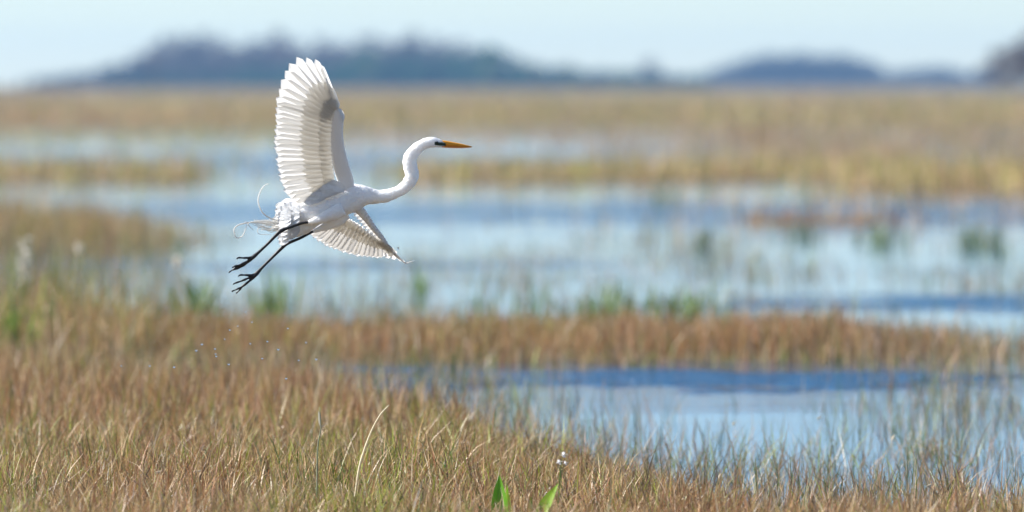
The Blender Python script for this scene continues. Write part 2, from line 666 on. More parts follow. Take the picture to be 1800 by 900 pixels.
def strip_h(X, Y, c, tu):
    px = 900 + F * X / Y
    return (0.12 + 0.12 * tu) * (0.65 + 0.75 * fbm(X * .9, Y * .4 + 40, 2)) + 0.22 * (1 - sstep(60, 420, px)) * (0.4 + tu)


grow('lake_grass', 'blurred brown strip and reeds standing in the lake', 38.5, 72, 90000, strip_h, 0.010,
     strip_pal, rows=2, spread=1.25, power=0.8)


def far_pal(X, Y, c, tu, m):
    py = HZ + F * H / Y
    px = 900 + F * X / Y
    g = fbm(X * 0.05 + 5, Y * 0.012 + 2, 3)
    t = sstep(0.50, 0.74, g) * .8
    a = mixpal(MARSH, dict(straw=2, tan=3, brown=4, rust=2, grey=2), t)
    rust = np.exp(-((py - 394) / 5) ** 2) * (px > 1240)
    a = np.where((R.random(m) < rust)[:, None], pick(dict(rust=3, brown=2), m), a)
    mud = ((py > 345) & (py < 390) & (px > 1100)) | ((py > 228) & (py < 290) & (px > 600))
    return np.where((mud & (R.random(m) < 0.7))[:, None], pick(dict(brown=3, grey=3, tan=3, rust=1), m), a) * 1.22


grow('marsh_grass', 'tan and olive sedge banks across the lake', 70, 260, 70000,
     lambda X, Y, c, tu: (0.24 + 0.16 * tu) * np.where(np.abs(HZ + F * H / Y - 392) < 9, .55, 1), 0.026, far_pal, rows=2, spread=1.25)
grow('distant_marsh', 'far yellowish marsh stretching to the tree line', 255, 1450, 60000,
     lambda X, Y, c, tu: 0.40 + 0.25 * tu, 0.12, far_pal, rows=1, spread=1.25)


# ------------------------------------------------------------------ trees far behind
def foliage_mesh(name, blobs, n, size, cols, flat=0.0):
    """many small leaf sprays spread through the crown's volume"""
    b = np.array(blobs)
    w = b[:, 3] * b[:, 4] * b[:, 5]
    k = R.choice(len(b), n, p=w / w.sum())
    d = R.normal(size=(n, 3))
    d /= np.linalg.norm(d, axis=1)[:, None]
    r = R.random(n) ** 0.45
    P = b[k, :3] + d * b[k, 3:6] * r[:, None]
    a = R.normal(size=(n, 3))
    a[:, 2] += flat
    a /= np.linalg.norm(a, axis=1)[:, None]
    u = np.cross(a, R.normal(size=(n, 3)))
    u /= np.linalg.norm(u, axis=1)[:, None]
    s = size * R.uniform(0.5, 1.4, n)[:, None]
    V = np.stack([P - u * s * .5, P + a * s * 0.9, P + u * s * .5, P - a * s * .7], 1).reshape(-1, 3)
    f = (np.arange(n) * 4)[:, None] + np.arange(4)
    me = bpy.data.meshes.new(name)
    me.vertices.add(len(V))
    me.vertices.foreach_set('co', V.ravel())
    me.loops.add(f.size)
    me.loops.foreach_set('vertex_index', f.ravel())
    me.polygons.add(n)
    me.polygons.foreach_set('loop_start', np.arange(0, f.size, 4))
    me.update(calc_edges=True)
    tone = R.uniform(0.6, 1.35, len(b))[k]
    c = np.array(cols)[R.integers(0, len(cols), n)] * (tone * R.uniform(0.8, 1.2, n))[:, None]
    cc = np.ones((n, 4, 4))
    cc[:, :, :3] = c[:, None, :]
    me.attributes.new('col', 'FLOAT_COLOR', 'POINT').data.foreach_set('color', cc.ravel())
    me.materials.append(M_CROWN)
    return me


def limbs(h, crown0, spread, n, r0, up=0.6, fine=0, lean=0.05):
    """tapered trunk with limbs (and twigs); returns mesh data and the limb ends"""
    parts, ends = [], []
    top = Vector((random.uniform(-lean, lean) * h, random.uniform(-lean, lean) * h, h))
    path = crv([(0, 0, -0.4), (top.x * .2 + .05 * r0, 0, h * .3), (top.x * .5, top.y * .6, h * .65), tuple(top)], 8)
    parts.append(tube(path, [r0 * (1 - .85 * i / 7) for i in range(8)], 7, ref=(1, .1, 0)))
    for i in range(n):
        t = crown0 + (0.96 - crown0) * (i + random.random()) / n
        p = Vector(path[min(7, int(t * 7))])
        a = i * 2.4 + random.uniform(-.5, .5)
        ln = spread * (1.15 - 0.75 * (t - crown0) / (1 - crown0)) * random.uniform(.6, 1.1)
        q = p + Vector((math.cos(a) * ln, math.sin(a) * ln, ln * up * random.uniform(.5, 1.4)))
        m = p.lerp(q, .5) + Vector((0, 0, -ln * .08))
        r = r0 * .38 * (1.1 - t * .7)
        parts.append(tube([p, m, q], [r, r * .6, r * .15], 5, ref=(.3, .2, 1)))
        ends.append((q, ln))
        for k in range(fine):
            b = p.lerp(q, random.uniform(.25, 1))
            l2 = ln * random.uniform(.25, .6)
            e = b + Vector((random.gauss(0, .5), random.gauss(0, .5), random.uniform(.2, 1.1))) * l2
            parts.append(tube([b, e], [r * .35, r * .06], 3, ref=(.3, .2, 1)))
            ends.append((e, l2))
    return merge(parts), ends


def tree_kind(kind, h):
    if kind == 'bare':
        (v, f), ends = limbs(h, .3, h * .30, 16, h * .018, .9, 9)
        cols = [(0.20, 0.155, 0.16), (0.16, 0.125, 0.13), (0.22, 0.18, 0.17)]
        blobs = [(q.x, q.y, q.z, max(.35, l * .32), max(.35, l * .32), max(.35, l * .32)) for q, l in ends]
        cr = foliage_mesh('crown', blobs, 1700, h * .032, cols)
    elif kind == 'evergreen':
        (v, f), ends = limbs(h, .22, h * .36, 14, h * .022, .45, 2)
        cols = [(0.026, 0.13, 0.052), (0.018, 0.085, 0.045), (0.045, 0.17, 0.05)]
        blobs = [(q.x, q.y, q.z, l * .55 + .25, l * .55 + .25, l * .42 + .2) for q, l in ends]
        blobs += [(0, 0, h * .45, h * .26, h * .26, h * .25), (0, 0, h * .18, h * .28, h * .28, h * .14)]
        cr = foliage_mesh('crown', blobs, 3000, h * .05, cols, .4)
    elif kind == 'light':
        (v, f), ends = limbs(h, .2, h * .32, 12, h * .02, .7, 2)
        cols = [(0.14, 0.23, 0.08), (0.18, 0.27, 0.09), (0.11, 0.18, 0.07)]
        blobs = [(q.x, q.y, q.z, l * .5 + .2, l * .5 + .2, l * .45 + .2) for q, l in ends]
        cr = foliage_mesh('crown', blobs, 1600, h * .045, cols, .2)
    elif kind == 'sapling':
        (v, f), ends = limbs(h, .3, h * .2, 9, h * .006, .9, 3)
        cols = [(0.22, 0.19, 0.18), (0.19, 0.16, 0.16)]
        blobs = [(q.x, q.y, q.z, .4, .4, .4) for q, l in ends]
        cr = foliage_mesh('crown', blobs, 260, h * .022, cols)
    else:   # cypress of the far dome, grey-green, nearly leafless
        (v, f), ends = limbs(h, .35, h * .24, 14, h * .02, .5, 4)
        cols = [(0.085, 0.085, 0.075), (0.065, 0.075, 0.06), (0.11, 0.10, 0.085)]
        blobs = [(q.x, q.y, q.z, l * .5 + .2, l * .5 + .2, l * .5 + .2) for q, l in ends]
        blobs += [(0, 0, h * .3, h * .22, h * .22, h * .28)]
        cr = foliage_mesh('crown', blobs, 1700, h * .04, cols)
    tr = pyd('trunk', v, f)
    tr.materials.append(M_BARK)
    return tr, cr


KIND = {k: [tree_kind(k, 10.0) for _ in range(n)] for k, n in
        (('bare', 4), ('evergreen', 3), ('light', 2), ('cypress', 3), ('sapling', 1))}
NAMES = {'bare': 'bare_tree', 'evergreen': 'evergreen_tree', 'light': 'light_green_tree', 'cypress': 'cypress_tree', 'sapling': 'sapling'}


def tree(kind, x, top, Y, label, group, wide=1.0):
    """x, top: where its stem and top show in the photograph; Y: distance"""
    h = (HZ - top) * Y / F + H
    tr, cr = random.choice(KIND[kind])
    g = at(x, HZ, Y)
    e = empty(NAMES[kind], (g.x, Y, 0.0))
    s = h / 10.0
    e.scale = (s * wide, s * wide, s)
    e.rotation_euler.z = random.uniform(0, 6.28)
    tag(e, label, 'tree', group)
    for nm, me in (('trunk', tr), ('crown', cr)):
        o = bpy.data.objects.new(nm, me)
        C.objects.link(o)
        o.parent = e


SKYLINE = [(70, 138), (120, 134), (160, 124), (205, 116), (245, 98), (285, 62), (320, 66), (355, 56), (395, 72),
           (435, 76), (488, 54), (525, 76), (560, 72), (600, 72), (640, 66), (680, 70), (720, 62), (760, 72),
           (800, 74), (835, 80), (870, 90), (905, 98), (945, 108), (1000, 112), (1060, 122), (1140, 106)]
xs_, ts_ = zip(*SKYLINE)
lab = 'tall bare grey tree of the wooded hammock behind the marsh'
for x, t in SKYLINE:
    l, gr = lab, 'bare hammock trees'
    if x == 488: l, gr = 'tallest bare grey tree of the hammock, rising above the raised wing', None
    if x == 70: l, gr = 'lowest bare grey tree where the hammock tapers away', None
    if x == 1140: l, gr = 'thin bare grey tree rising above the small dark round tree', None
    tree('bare', x, t + (random.uniform(-6, 2) if gr else -4), 1500 + random.uniform(-40, 60), l, gr, 1.1 if t > 90 else .95)
for x in range(195, 900, 22):       # second rank fills the wood
    t = np.interp(x, xs_, ts_)
    tree('bare', x + random.uniform(-8, 8), t + random.uniform(8, 26), 1470 + random.uniform(-30, 90), lab, 'bare hammock trees', 1.35)
lab = 'dark evergreen tree in front of the bare hammock wood'
for x, t in [(600, 104), (640, 88), (672, 98), (705, 94), (745, 102), (780, 98), (815, 94), (850, 82), (880, 86),
             (915, 108), (950, 116), (985, 116), (1020, 120), (1055, 126), (560, 124), (520, 122), (480, 128), (440, 130), (400, 128), (360, 130), (320, 126), (280, 130), (240, 134), (205, 136)]:
    l, gr = lab, 'evergreen hammock trees'
    if x == 850: l, gr = 'tallest dark evergreen tree in front of the bare hammock wood', None
    if x == 1055: l, gr = 'dark evergreen tree touching the pale green tree', None
    tree('evergreen', x, t, 1420 + random.uniform(-30, 20), l, gr, 1.15)
lab = 'low dark thicket tree filling the foot of the hammock'
for x in range(40, 1240, 17):
    tree('evergreen' if x > 430 else 'cypress', x + random.uniform(-6, 6), np.interp(x, [40, 130, 220, 1060, 1240], [146, 130, 114, 128, 134]) + random.uniform(-8, 6), 1440 + random.uniform(-20, 20), lab, 'low hammock thicket', 1.6)
for x, t in ((648, 98), (868, 88), (935, 110), (1010, 118)):
    tree('light', x, t, 1400, 'yellowish green tree among the dark evergreens of the hammock', 'yellowish green hammock trees', 1.0)
tree('light', 1098, 122, 1400, 'pale green tree at the end of the dark evergreens', None, 1.1)
tree('evergreen', 1142, 126, 1430, 'small dark round tree beside the pale green tree', None, 1.0)
tree('bare', 1180, 128, 1500, 'low thin grey tree in the gap between the hammock and the far dome', None, 1.5)
lab = 'low bluish shrubby tree on the far edge of the marsh'
for x, t in [(40, 150), (62, 142), (95, 140), (1205, 136), (1230, 132)]:
    tree('evergreen', x, t - 4, 1650, lab, 'low trees of the marsh edge', 1.4)
lab = 'grey cypress of the rounded dome far across the marsh'
for x in range(1232, 1572, 14):
    t = np.interp(x, [1225, 1270, 1310, 1350, 1400, 1450, 1490, 1520, 1560, 1580], [128, 110, 95, 91, 89, 90, 93, 103, 118, 128])
    tree('cypress', x + random.uniform(-4, 4), t + random.uniform(-3, 5), 2000 + random.uniform(-60, 60), lab, 'cypress dome trees', 1.1)
    tree('cypress', x + random.uniform(-6, 6), t + random.uniform(14, 26), 1930, lab, 'cypress dome trees', 1.4)
lab = 'low grey cypress trailing off beyond the rounded dome'
for x in range(1575, 1760, 15):
    tree('cypress', x, 120 + random.uniform(-6, 6), 1980, lab, 'low cypress fringe', 1.7)
tree('bare', 1798, 66, 640, 'large bare dark tree standing past the cypress fringe', None, 1.25)
for x, t, Y in ((1835, 48, 640), (1862, 44, 650), (1815, 84, 600), (1780, 112, 620)):
    tree('bare', x, t, Y, 'bare tree crowded round the large bare dark tree', 'bare trees round the large dark one', 1.4)
tree('bare', 1752, 104, 720, 'smaller bare tree beside the large bare dark tree', None, 1.3)
tree('sapling', 270, 100, 380, 'thin leafless sapling standing in the far marsh', None, .7)


# ------------------------------------------------------------------ the egret
BY = 25.0                      # distance of the bird
PXM = F / BY                   # photograph pixels per metre there


def body_mesh():
    # spine: x, y, half height, half depth (photograph pixels), from tail root to bill root
    sp = [(497, 391, 6, 12), (508, 386, 16, 19), (530, 377, 24, 26), (560, 367, 27, 30), (593, 356, 27, 31),
          (620, 347, 24.5, 27), (640, 344, 18.5, 20), (659, 345.5, 13, 13.5), (680, 344, 11, 11), (699, 337, 10, 10),
          (712, 328.5, 10.5, 10), (721, 318, 11.5, 10.5), (724.5, 308, 12, 11), (722, 296, 12.5, 11), (720, 284, 12.3, 11),
          (723, 273, 11.5, 10.5), (730, 264, 10.5, 9.5), (740, 256, 9.6, 8.8), (750, 251.5, 9.4, 8.5), (760, 250, 9.3, 8.5),
          (769, 251.3, 8, 7.3), (777, 253, 6.2, 5.6), (784, 254.3, 4.6, 4)]
    c = crv(sp, 96)
    pts = [at(p[0], p[1], BY) for p in c]
    k = [i / 95 for i in range(96)]
    wob = [1 + 0.035 * math.sin(i * 1.9) * (0.3 < t < .75) for i, t in enumerate(k)]
    parts = [tube(pts, [p[2] / PXM * w for p, w in zip(c, wob)], 20, [p[3] / PXM for p in c])]
    # under-tail coverts
    ut = crv([(560, 384, 10, 14), (535, 397, 14, 17), (510, 407, 13, 15), (493, 414, 6, 8)], 12)
    parts.append(tube([at(p[0], p[1], BY + .01) for p in ut], [p[2] / PXM for p in ut], 12, [p[3] / PXM for p in ut]))
    rump = crv([(545, 352, 12, 16), (520, 360, 13, 18), (502, 369, 11, 14), (492, 378, 6, 9)], 10)
    parts.append(tube([at(p[0], p[1], BY + .01) for p in rump], [p[2] / PXM for p in rump], 12, [p[3] / PXM for p in rump]))
    black = []

    def leg(thigh, path, toes, Y):
        t = crv(thigh, 14)
        parts.append(tube([at(p[0], p[1], Y) for p in t], [p[2] / PXM for p in t], 12))
        t = crv(path, 44)
        parts.append(tube([at(p[0], p[1], Y) for p in t], [p[2] / PXM for p in t], 9))
        black.extend((at(p[0], p[1], Y), p[2] / PXM) for p in t if p[0] < path[0][0] - 11)
        for j, toe in enumerate(toes):
            tt = crv(toe, 14)
            w = [(at(p[0], p[1], Y + (j - 1.2) * .012 * i / 13)) for i, p in enumerate(tt)]
            rr = [(2.5 - 1.0 * i / 13 + .35 * math.sin(i * 1.6)) / PXM for i in range(14)]
            parts.append(tube(w, rr, 7))
            black.extend(zip(w, rr))

    leg([(603, 367, 12), (580, 378, 11), (556, 387, 6.5), (541, 390.5, 3)],
        [(552, 388.5, 2.0), (538, 391, 2.5), (528, 393, 2.7), (510, 399.5, 2.8), (499, 403.5, 3.3), (493, 406.5, 4.0), (487, 411.5, 3.4),
         (470, 429, 2.8), (455, 443, 2.9), (446, 451, 3.8), (441, 455, 3.6)],
        [[(446, 452), (436, 453), (427, 453.5), (419, 453), (416, 455.5)],
         [(444, 453), (433, 460), (421, 466), (412, 468), (408, 471)],
         [(444, 454), (432, 461.5), (421, 467), (411, 473), (402, 479)],
         [(443, 455), (433, 463), (424, 469), (415, 473), (409, 474.5)]], BY - .074)
    leg([(610, 376, 9), (592, 388, 11), (570, 399, 7), (551, 407, 3)],
        [(560, 403, 2.0), (547, 408.5, 2.4), (530, 417.5, 2.7), (512, 425, 2.9), (505, 428, 3.4), (499, 431.5, 4.1), (493, 438, 3.4),
         (475, 456, 2.7), (460, 471, 2.9), (452, 480, 4.0), (446, 486, 3.8)],
        [[(452, 481), (441, 483.5), (430, 483.5), (422, 483.5), (419, 486)],
         [(449, 483), (436, 489), (424, 494), (414, 497.5), (409.5, 500)],
         [(449, 484), (438, 494), (425, 504), (416, 508.5), (407, 512.5)],
         [(449, 485), (437, 495.5), (426, 504), (421, 510), (415, 515.5)]], BY + .035)
    V, Fc = merge(parts)
    me = pyd('body', V, Fc)
    tmp = bpy.data.objects.new('tmp', me)
    C.objects.link(tmp)
    md = tmp.modifiers.new('r', 'REMESH')
    md.mode = 'VOXEL'
    md.voxel_size = 0.0022
    sm = tmp.modifiers.new('s', 'SMOOTH')
    sm.factor = 0.5
    sm.iterations = 3
    dg = bpy.context.evaluated_depsgraph_get()
    out = bpy.data.meshes.new_from_object(tmp.evaluated_get(dg))
    bpy.data.objects.remove(tmp)
    bpy.data.meshes.remove(me)
    out.name = 'body'
    n = len(out.polygons)
    cen = np.empty(n * 3)
    out.polygons.foreach_get('center', cen)
    cen = cen.reshape(-1, 3)
    idx = np.zeros(n, int)
    for p, r in black:
        d = np.linalg.norm(cen - np.array(p), axis=1)
        idx[d < r * 1.45 + .0012] = 1
    a, b = np.array(at(767, 252.2, BY)), np.array(at(783, 254, BY))
    for k in range(9):
        q = a + (b - a) * k / 8
        d = np.hypot(cen[:, 0] - q[0], cen[:, 2] - q[2])
        idx[d < (3.3 - .1 * k) / PXM] = 2
    nv = len(out.vertices)
    co = np.empty(nv * 3)
    no = np.empty(nv * 3)
    out.vertices.foreach_get('co', co)
    out.vertices.foreach_get('normal', no)
    co, no = co.reshape(-1, 3), no.reshape(-1, 3)
    vi = np.zeros(nv, bool)
    for pl in out.polygons:
        if idx[pl.index]:
            for q in pl.vertices: vi[q] = True
    rel = (fbm(co[:, 0] * 45 + co[:, 1] * 60, co[:, 2] * 70 + co[:, 1] * 30, 3) - .5) * .0042
    rel += (fbm(co[:, 0] * 160, co[:, 2] * 190 + co[:, 1] * 90, 2) - .5) * .0022
    rel[vi] = 0
    rel[co[:, 0] > at(752, 250, BY).x] *= .25
    co += no * rel[:, None]
    out.vertices.foreach_set('co', co.ravel())
    out.materials.clear()
    for m in (M_BODY, M_LEG, M_LORE):
        out.materials.append(m)
    out.polygons.foreach_set('material_index', idx)
    return out


def feather_mesh(base, tip, side, half, bend, twist=0.2, rows=9, asym=0.0, tipround=0.22, root=0.4):
    """one vane: a bent shaft with a slightly roofed web; side = direction across the wing's surface"""
    base, tip = Vector(base), Vector(tip)
    ax = tip - base
    L = ax.length
    ax.normalize()
    side = (side - ax * side.dot(ax)).normalized()
    nrm = ax.cross(side).normalized()
    s2 = side * math.cos(twist) + nrm * math.sin(twist)
    n2 = ax.cross(s2)
    v, f = [], []
    for i in range(rows + 1):
        t = i / rows
        p = base + ax * (L * t) + bend * (4 * t * (1 - t))
        w = half * min(1, root + (1 - root) * t / .35)
        if t > 1 - tipround:
            w *= math.sqrt(max(0.0, 1 - ((t - 1 + tipround) / tipround) ** 2)) * .97 + .03
        for c in (-1, -.5, -.08, .08, .5, 1):
            h = -abs(c) * .13 * half * (1 if abs(c) > .1 else -1.2)
            ww = w * (1 + asym * (1 if c > 0 else -1))
            v.append(p + s2 * (c * ww) + n2 * h + n2 * random.uniform(-.0006, .0006))
    for i in range(rows):
        for k in range(5):
            a = i * 6 + k
            f.append((a, a + 1, a + 7, a + 6))
    return pyd('feather', v, f)


def lerp_poly(poly, n):
    P = np.array(poly, float)
    d = np.concatenate([[0], np.cumsum(np.linalg.norm(np.diff(P, axis=0), axis=1))])
    s = np.linspace(0, d[-1], n)
    return np.stack([np.interp(s, d, P[:, k]) for k in range(2)], -1)


def build_egret():
    root = empty('egret', at(600, 360, BY))
    tag(root, 'white egret taking off with raised wing, long neck and trailing black legs', 'bird')
    inv = Vector(root.location)

    def add(name, me, mats=(), parent=None):
        me.transform(Matrix.Translation(-inv))
        o = link(name, me, mats)
        o.parent = parent or root
        return o

    body = add('body', body_mesh())
    # bill
    up = crv([(775, 250.8, 4.6, 4.6), (786, 251.8, 4.0, 3.8), (800, 253.6, 3.2, 3), (815, 255.6, 2.1, 2), (830, 258, .5, .5)], 16)
    v, f = tube([at(p[0], p[1], BY) for p in up], [p[2] / PXM for p in up], 10, [p[3] / PXM for p in up])
    bill = add('bill', pyd('bill', v, f), [M_BILL])
    lo = crv([(777, 256.4, 2.8, 4), (788, 257.2, 2.7, 3.4), (802, 258.2, 2.2, 2.6), (816, 258.8, 1.4, 1.6), (828.5, 258.8, .4, .4)], 16)
    v, f = tube([at(p[0], p[1], BY) for p in lo], [p[2] / PXM for p in lo], 10, [p[3] / PXM for p in lo])
    o = add('lower_mandible', pyd('lower_mandible', v, f), [M_BILLLOW], bill)
    for s in (-1, 1):
        bm = bmesh.new()
        bmesh.ops.create_uvsphere(bm, u_segments=12, v_segments=8, radius=2.3 / PXM)
        me = bpy.data.meshes.new('eye')
        bm.to_mesh(me)
        bm.free()
        me.transform(Matrix.Translation(at(768.5, 250.6, BY + s * 6.3 / PXM)))
        add('eye', me, [M_EYE])

    def wing(leading, depth, bases, tips, halves, cov, bendpx, sgn, arm_t, bendd=0.006):
        """leading: x, y, half width, half thickness of the arm; depth(x, y): distance of the wing surface"""
        c = crv(leading, 40)
        pts = [at(p[0], p[1], depth(p[0], p[1])) for p in c]
        # surface normal of the wing, towards the camera
        p0 = at(560, 250, depth(560, 250))
        nrm = (at(570, 250, depth(570, 250)) - p0).cross(at(560, 260, depth(560, 260)) - p0).normalized()
        if nrm.y > 0: nrm = -nrm
        v, f = tube(pts, [p[2] / PXM for p in c], 16, [p[3] / PXM for p in c], ref=nrm)
        w = add('wing', pyd('wing', v, f), [M_WING])
        n = len(tips)
        for i in range(n):
            b = bases[i]
            t = (tips[i][0] + random.uniform(-2, 1.5), tips[i][1] + random.uniform(-1.5, 1.5))
            t3 = at(t[0], t[1], depth(t[0], t[1])) - nrm * (.010 - .0004 * i)
            b3 = at(b[0], b[1], depth(b[0], b[1])) - nrm * .004
            j = min(i + 1, n - 1)
            j0 = max(i - 1, 0)
            q = at(*tips[j], depth(*tips[j])) - at(*tips[j0], depth(*tips[j0]))
            bend = Vector((bendpx[i][0] / PXM, 0, -bendpx[i][1] / PXM)) * .5 + nrm * bendd
            me = feather_mesh(b3, t3, q, halves[i] * random.uniform(.9, 1.1) / PXM, bend * random.uniform(.6, 1.4), .09 * sgn, 12, .12, .10)
            add('flight_feather', me, [M_FEATHER], w)
        for layer, (frac, hw, m, off) in enumerate(cov):
            ii = np.linspace(0, n - 1, m)
            for s in ii:
                i = int(s)
                u = s - i
                j = min(i + 1, n - 1)
                b = np.array(bases[i]) * (1 - u) + np.array(bases[j]) * u
                t = np.array(tips[i]) * (1 - u) + np.array(tips[j]) * u
                t = b + (t - b) * (frac + random.uniform(-.02, .02))
                b3 = at(b[0], b[1], depth(b[0], b[1])) + nrm * (.004 + off)
                t3 = at(t[0], t[1], depth(t[0], t[1])) + nrm * off
                i0, i1 = max(i - 1, 0), min(i + 2, n - 1)
                q = at(*tips[i1], depth(*tips[i1])) - at(*tips[i0], depth(*tips[i0]))
                bd = Vector((bendpx[i][0] / PXM, 0, -bendpx[i][1] / PXM)) * .3 + nrm * .003
                add('covert_feather', feather_mesh(b3, t3, q, hw / PXM, bd, .10 * sgn, 6, 0, .3), [M_COVERT], w)
        return w, nrm

    # near wing, raised
    dep_up = lambda x, y: BY - .03 - .62 * max(-60., 335 - y) / PXM - .30 * (600 - x) / PXM
    prim_t = [(565, 117), (556, 106), (539, 103), (521, 104), (509, 113), (502, 128), (496, 144), (492, 159)]
    prim_b = [(592, 190), (590, 190), (588, 191), (586, 193), (585, 196), (584, 199), (583, 203), (582, 207)]
    sec_t = lerp_poly([(488, 173), (486, 190), (484, 219), (483, 251), (487, 284), (490, 305), (496, 327), (506, 346), (520, 352)], 21)
    sec_b = lerp_poly([(582, 210), (580, 250), (584, 290), (588, 318), (590, 338)], 21)
    tips = prim_t + [tuple(p) for p in sec_t]
    bases = prim_b + [tuple(p) for p in sec_b]
    halves = [5.6, 5.8, 6.4, 7.0, 8.4, 9.5, 10, 10] + [10] * 21
    bend = [(3, -1), (3, -1), (2, -2), (1, -3), (0, -4), (0, -5), (0, -5), (0, -6)] + [(0, -7 + 8 * i / 20) for i in range(21)]
    lead = [(611, 342, 13, 7), (608, 320, 14, 5), (599, 290, 14, 4.2), (593, 262, 13, 4), (591, 235, 12, 4), (592, 216, 12, 4), (590, 202, 9.5, 4),
            (587, 186, 4.5, 4), (581, 165, 2, 2), (573, 138, 1, 1)]
    w, nrm = wing(lead, dep_up, bases, tips, halves, [(.56, 7, 27, .004), (.24, 7, 24, .007)], bend, 1, 0)
    # alula at the wrist
    b3 = at(601, 214, dep_up(601, 214)) + nrm * .006
    t3 = at(592, 187, dep_up(592, 187)) + nrm * .006
    add('alula_feather', feather_mesh(b3, t3, Vector((1, 0, .2)), 4.2 / PXM, Vector((.008, 0, 0)), .1, 7), [M_FEATHER], w)
    # feathers where wing and flank meet
    for i in range(9):
        u = i / 8
        b = (606 - 36 * u, 335 + 10 * u)
        t = (572 - 42 * u + random.uniform(-4, 4), 318 + 38 * u + random.uniform(-3, 3))
        b3 = at(b[0], b[1], BY - .075 + .012 * u)
        t3 = at(t[0], t[1], BY - .070 + .02 * u)
        add('axillary_feather', feather_mesh(b3, t3, Vector((.3, 0, 1)), 9 / PXM, Vector((0, -.008, 0)), .05, 7, 0, .4), [M_BODY], w)

    # far wing, lowered beyond the body
    dep_dn = lambda x, y: BY + .05 + 1.5 * max(-20., y - 368) / PXM + .10 * (x - 640) / PXM
    tips2 = lerp_poly([(546, 413), (559, 425), (574, 433), (598, 443), (623, 449), (648, 453.5), (672, 455)], 17)
    bas2 = lerp_poly([(588, 384), (612, 384), (634, 398), (652, 413), (666, 423)], 17)
    tips2 = [tuple(p) for p in tips2] + [(684, 456), (694, 456), (701, 457), (706, 459), (712, 462)]
    bas2 = [tuple(p) for p in bas2] + [(669, 424), (672, 426), (675, 428), (678, 431), (680, 434)]
    hv2 = [9.5] * 10 + [8] * 7 + [4.6, 3.8, 3.2, 2.6, 2]
    bend2 = [(0, 2)] * 10 + [(0, 1)] * 12
    lead2 = [(624, 358, 11, 5), (635, 372, 8, 3.5), (646, 386, 6.5, 3), (656, 400, 5.5, 2.6), (667, 413, 5, 2.6), (676, 425, 4, 2.4),
             (687, 440, 2.6, 2.4), (699, 452, 1.3, 1.2), (710, 461, .8, .8)]
    w2, nrm2 = wing(lead2, dep_dn, bas2, tips2, hv2, [(.50, 6, 20, .004), (.25, 6, 18, .007)], bend2, -1, 0)
    for i in range(15):        # small coverts over the forearm
        q = crv(lead2, 60)[4 + i * 3]
        b = (q[0] + q[2] * .8, q[1] - q[2] * .4)
        t = (q[0] - 13 + .35 * i, q[1] + 9 - .1 * i)
        add('covert_feather', feather_mesh(at(b[0], b[1], dep_dn(*b)) + nrm2 * .010, at(t[0], t[1], dep_dn(*t)) + nrm2 * .010,
                                           Vector((.6, .3, -.7)), 5 / PXM, nrm2 * .002, -.06, 6, 0, .4), [M_COVERT], w2)
    # the outermost primary, bent up at its end
    path = crv([(708, 459), (713, 462.5), (719, 461), (728, 458)], 9)
    v, f = tube([at(p[0], p[1], dep_dn(712, 462)) for p in path], [1.5 / PXM * (1.1 - i / 10) for i in range(9)], 6)
    add('bent_feather_tip', pyd('bent_feather_tip', v, f), [M_FEATHER], w2)

    # tail
    for i in range(12):
        u = i / 11
        t = (np.interp(u, [0, .3, .6, 1], [497, 484, 479, 492]), np.interp(u, [0, .3, .6, 1], [354, 372, 396, 420]))
        b = (538 - 4 * abs(u - .5), 368 + 26 * u)
        Y = BY - .03 + .05 * u + random.uniform(-.004, .004)
        me = feather_mesh(at(b[0], b[1], Y), at(t[0] + random.uniform(-3, 2), t[1], Y + .05), Vector((0, .25, 1)),
                          9 / PXM, Vector((0, -.006, .002)), .15, 8, 0, .3)
        add('tail_feather', me, [M_FEATHER])
    # tail coverts, three overlapping ranks from the rump outwards
    for k, (xb, n, L) in enumerate([(512, 9, 26), (527, 7, 28)]):
        for i in range(n):
            u = (i + .5 * (k % 2)) / (n - 1)
            u = min(u, 1)
            y0 = 357 + (540 - xb) * .35
            y = y0 + u * (46 - 4 * k)
            Y = BY - .040 - .005 * k - .018 * math.sin(math.pi * u)
            an = math.radians(np.interp(u, [0, 1], [170, 214]) + random.uniform(-3, 3))
            l = L * random.uniform(.9, 1.12)
            add('covert_feather', feather_mesh(at(xb, y, Y), at(xb + math.cos(an) * l, y - math.sin(an) * l, Y + .034), Vector((0, .1, 1)),
                                               random.uniform(7.5, 9.5) / PXM, Vector((0, -.004, 0)), .03, 6, 0, .5), [M_BODY])
    # long breeding plumes
    wisps = [([(505, 392 + random.uniform(-8, 10)), (485, 392 + random.uniform(-8, 14)), (468 + random.uniform(-6, 6), 396 + random.uniform(-10, 12)), (448 + random.uniform(-8, 14), 396 + random.uniform(-12, 12))], .38) for _ in range(22)]
    for pl, r in wisps + [
        ([(500, 388), (479, 385), (462, 374), (454, 355), (457, 338), (464, 327), (472, 323)], .9),
        ([(500, 396), (476, 392), (450, 391), (433, 392), (418, 396), (411, 405), (416, 418), (426, 415), (431, 405), (434, 396)], .95),
        ([(500, 394), (474, 390), (452, 389), (436, 393), (441, 400), (445, 404)], .7),
        ([(498, 402), (474, 401), (458, 399), (453, 404), (455, 411), (466, 412), (476, 413)], .6),
        ([(502, 399), (480, 397), (462, 393), (444, 391), (430, 390)], .6),
        ([(500, 405), (483, 406), (470, 405), (460, 402)], .6),
        ([(503, 391), (482, 389), (466, 388), (448, 388)], .6)]:
        c = crv(pl, 40)
        Y = BY + random.uniform(-.02, .03)
        v, f = tube([at(p[0], p[1], Y) for p in c], [r * 1.7 / PXM * (1 - .6 * i / 39) for i in range(40)], 5)
        add('plume', pyd('plume', v, f), [M_PLUME])
    return root


build_egret()

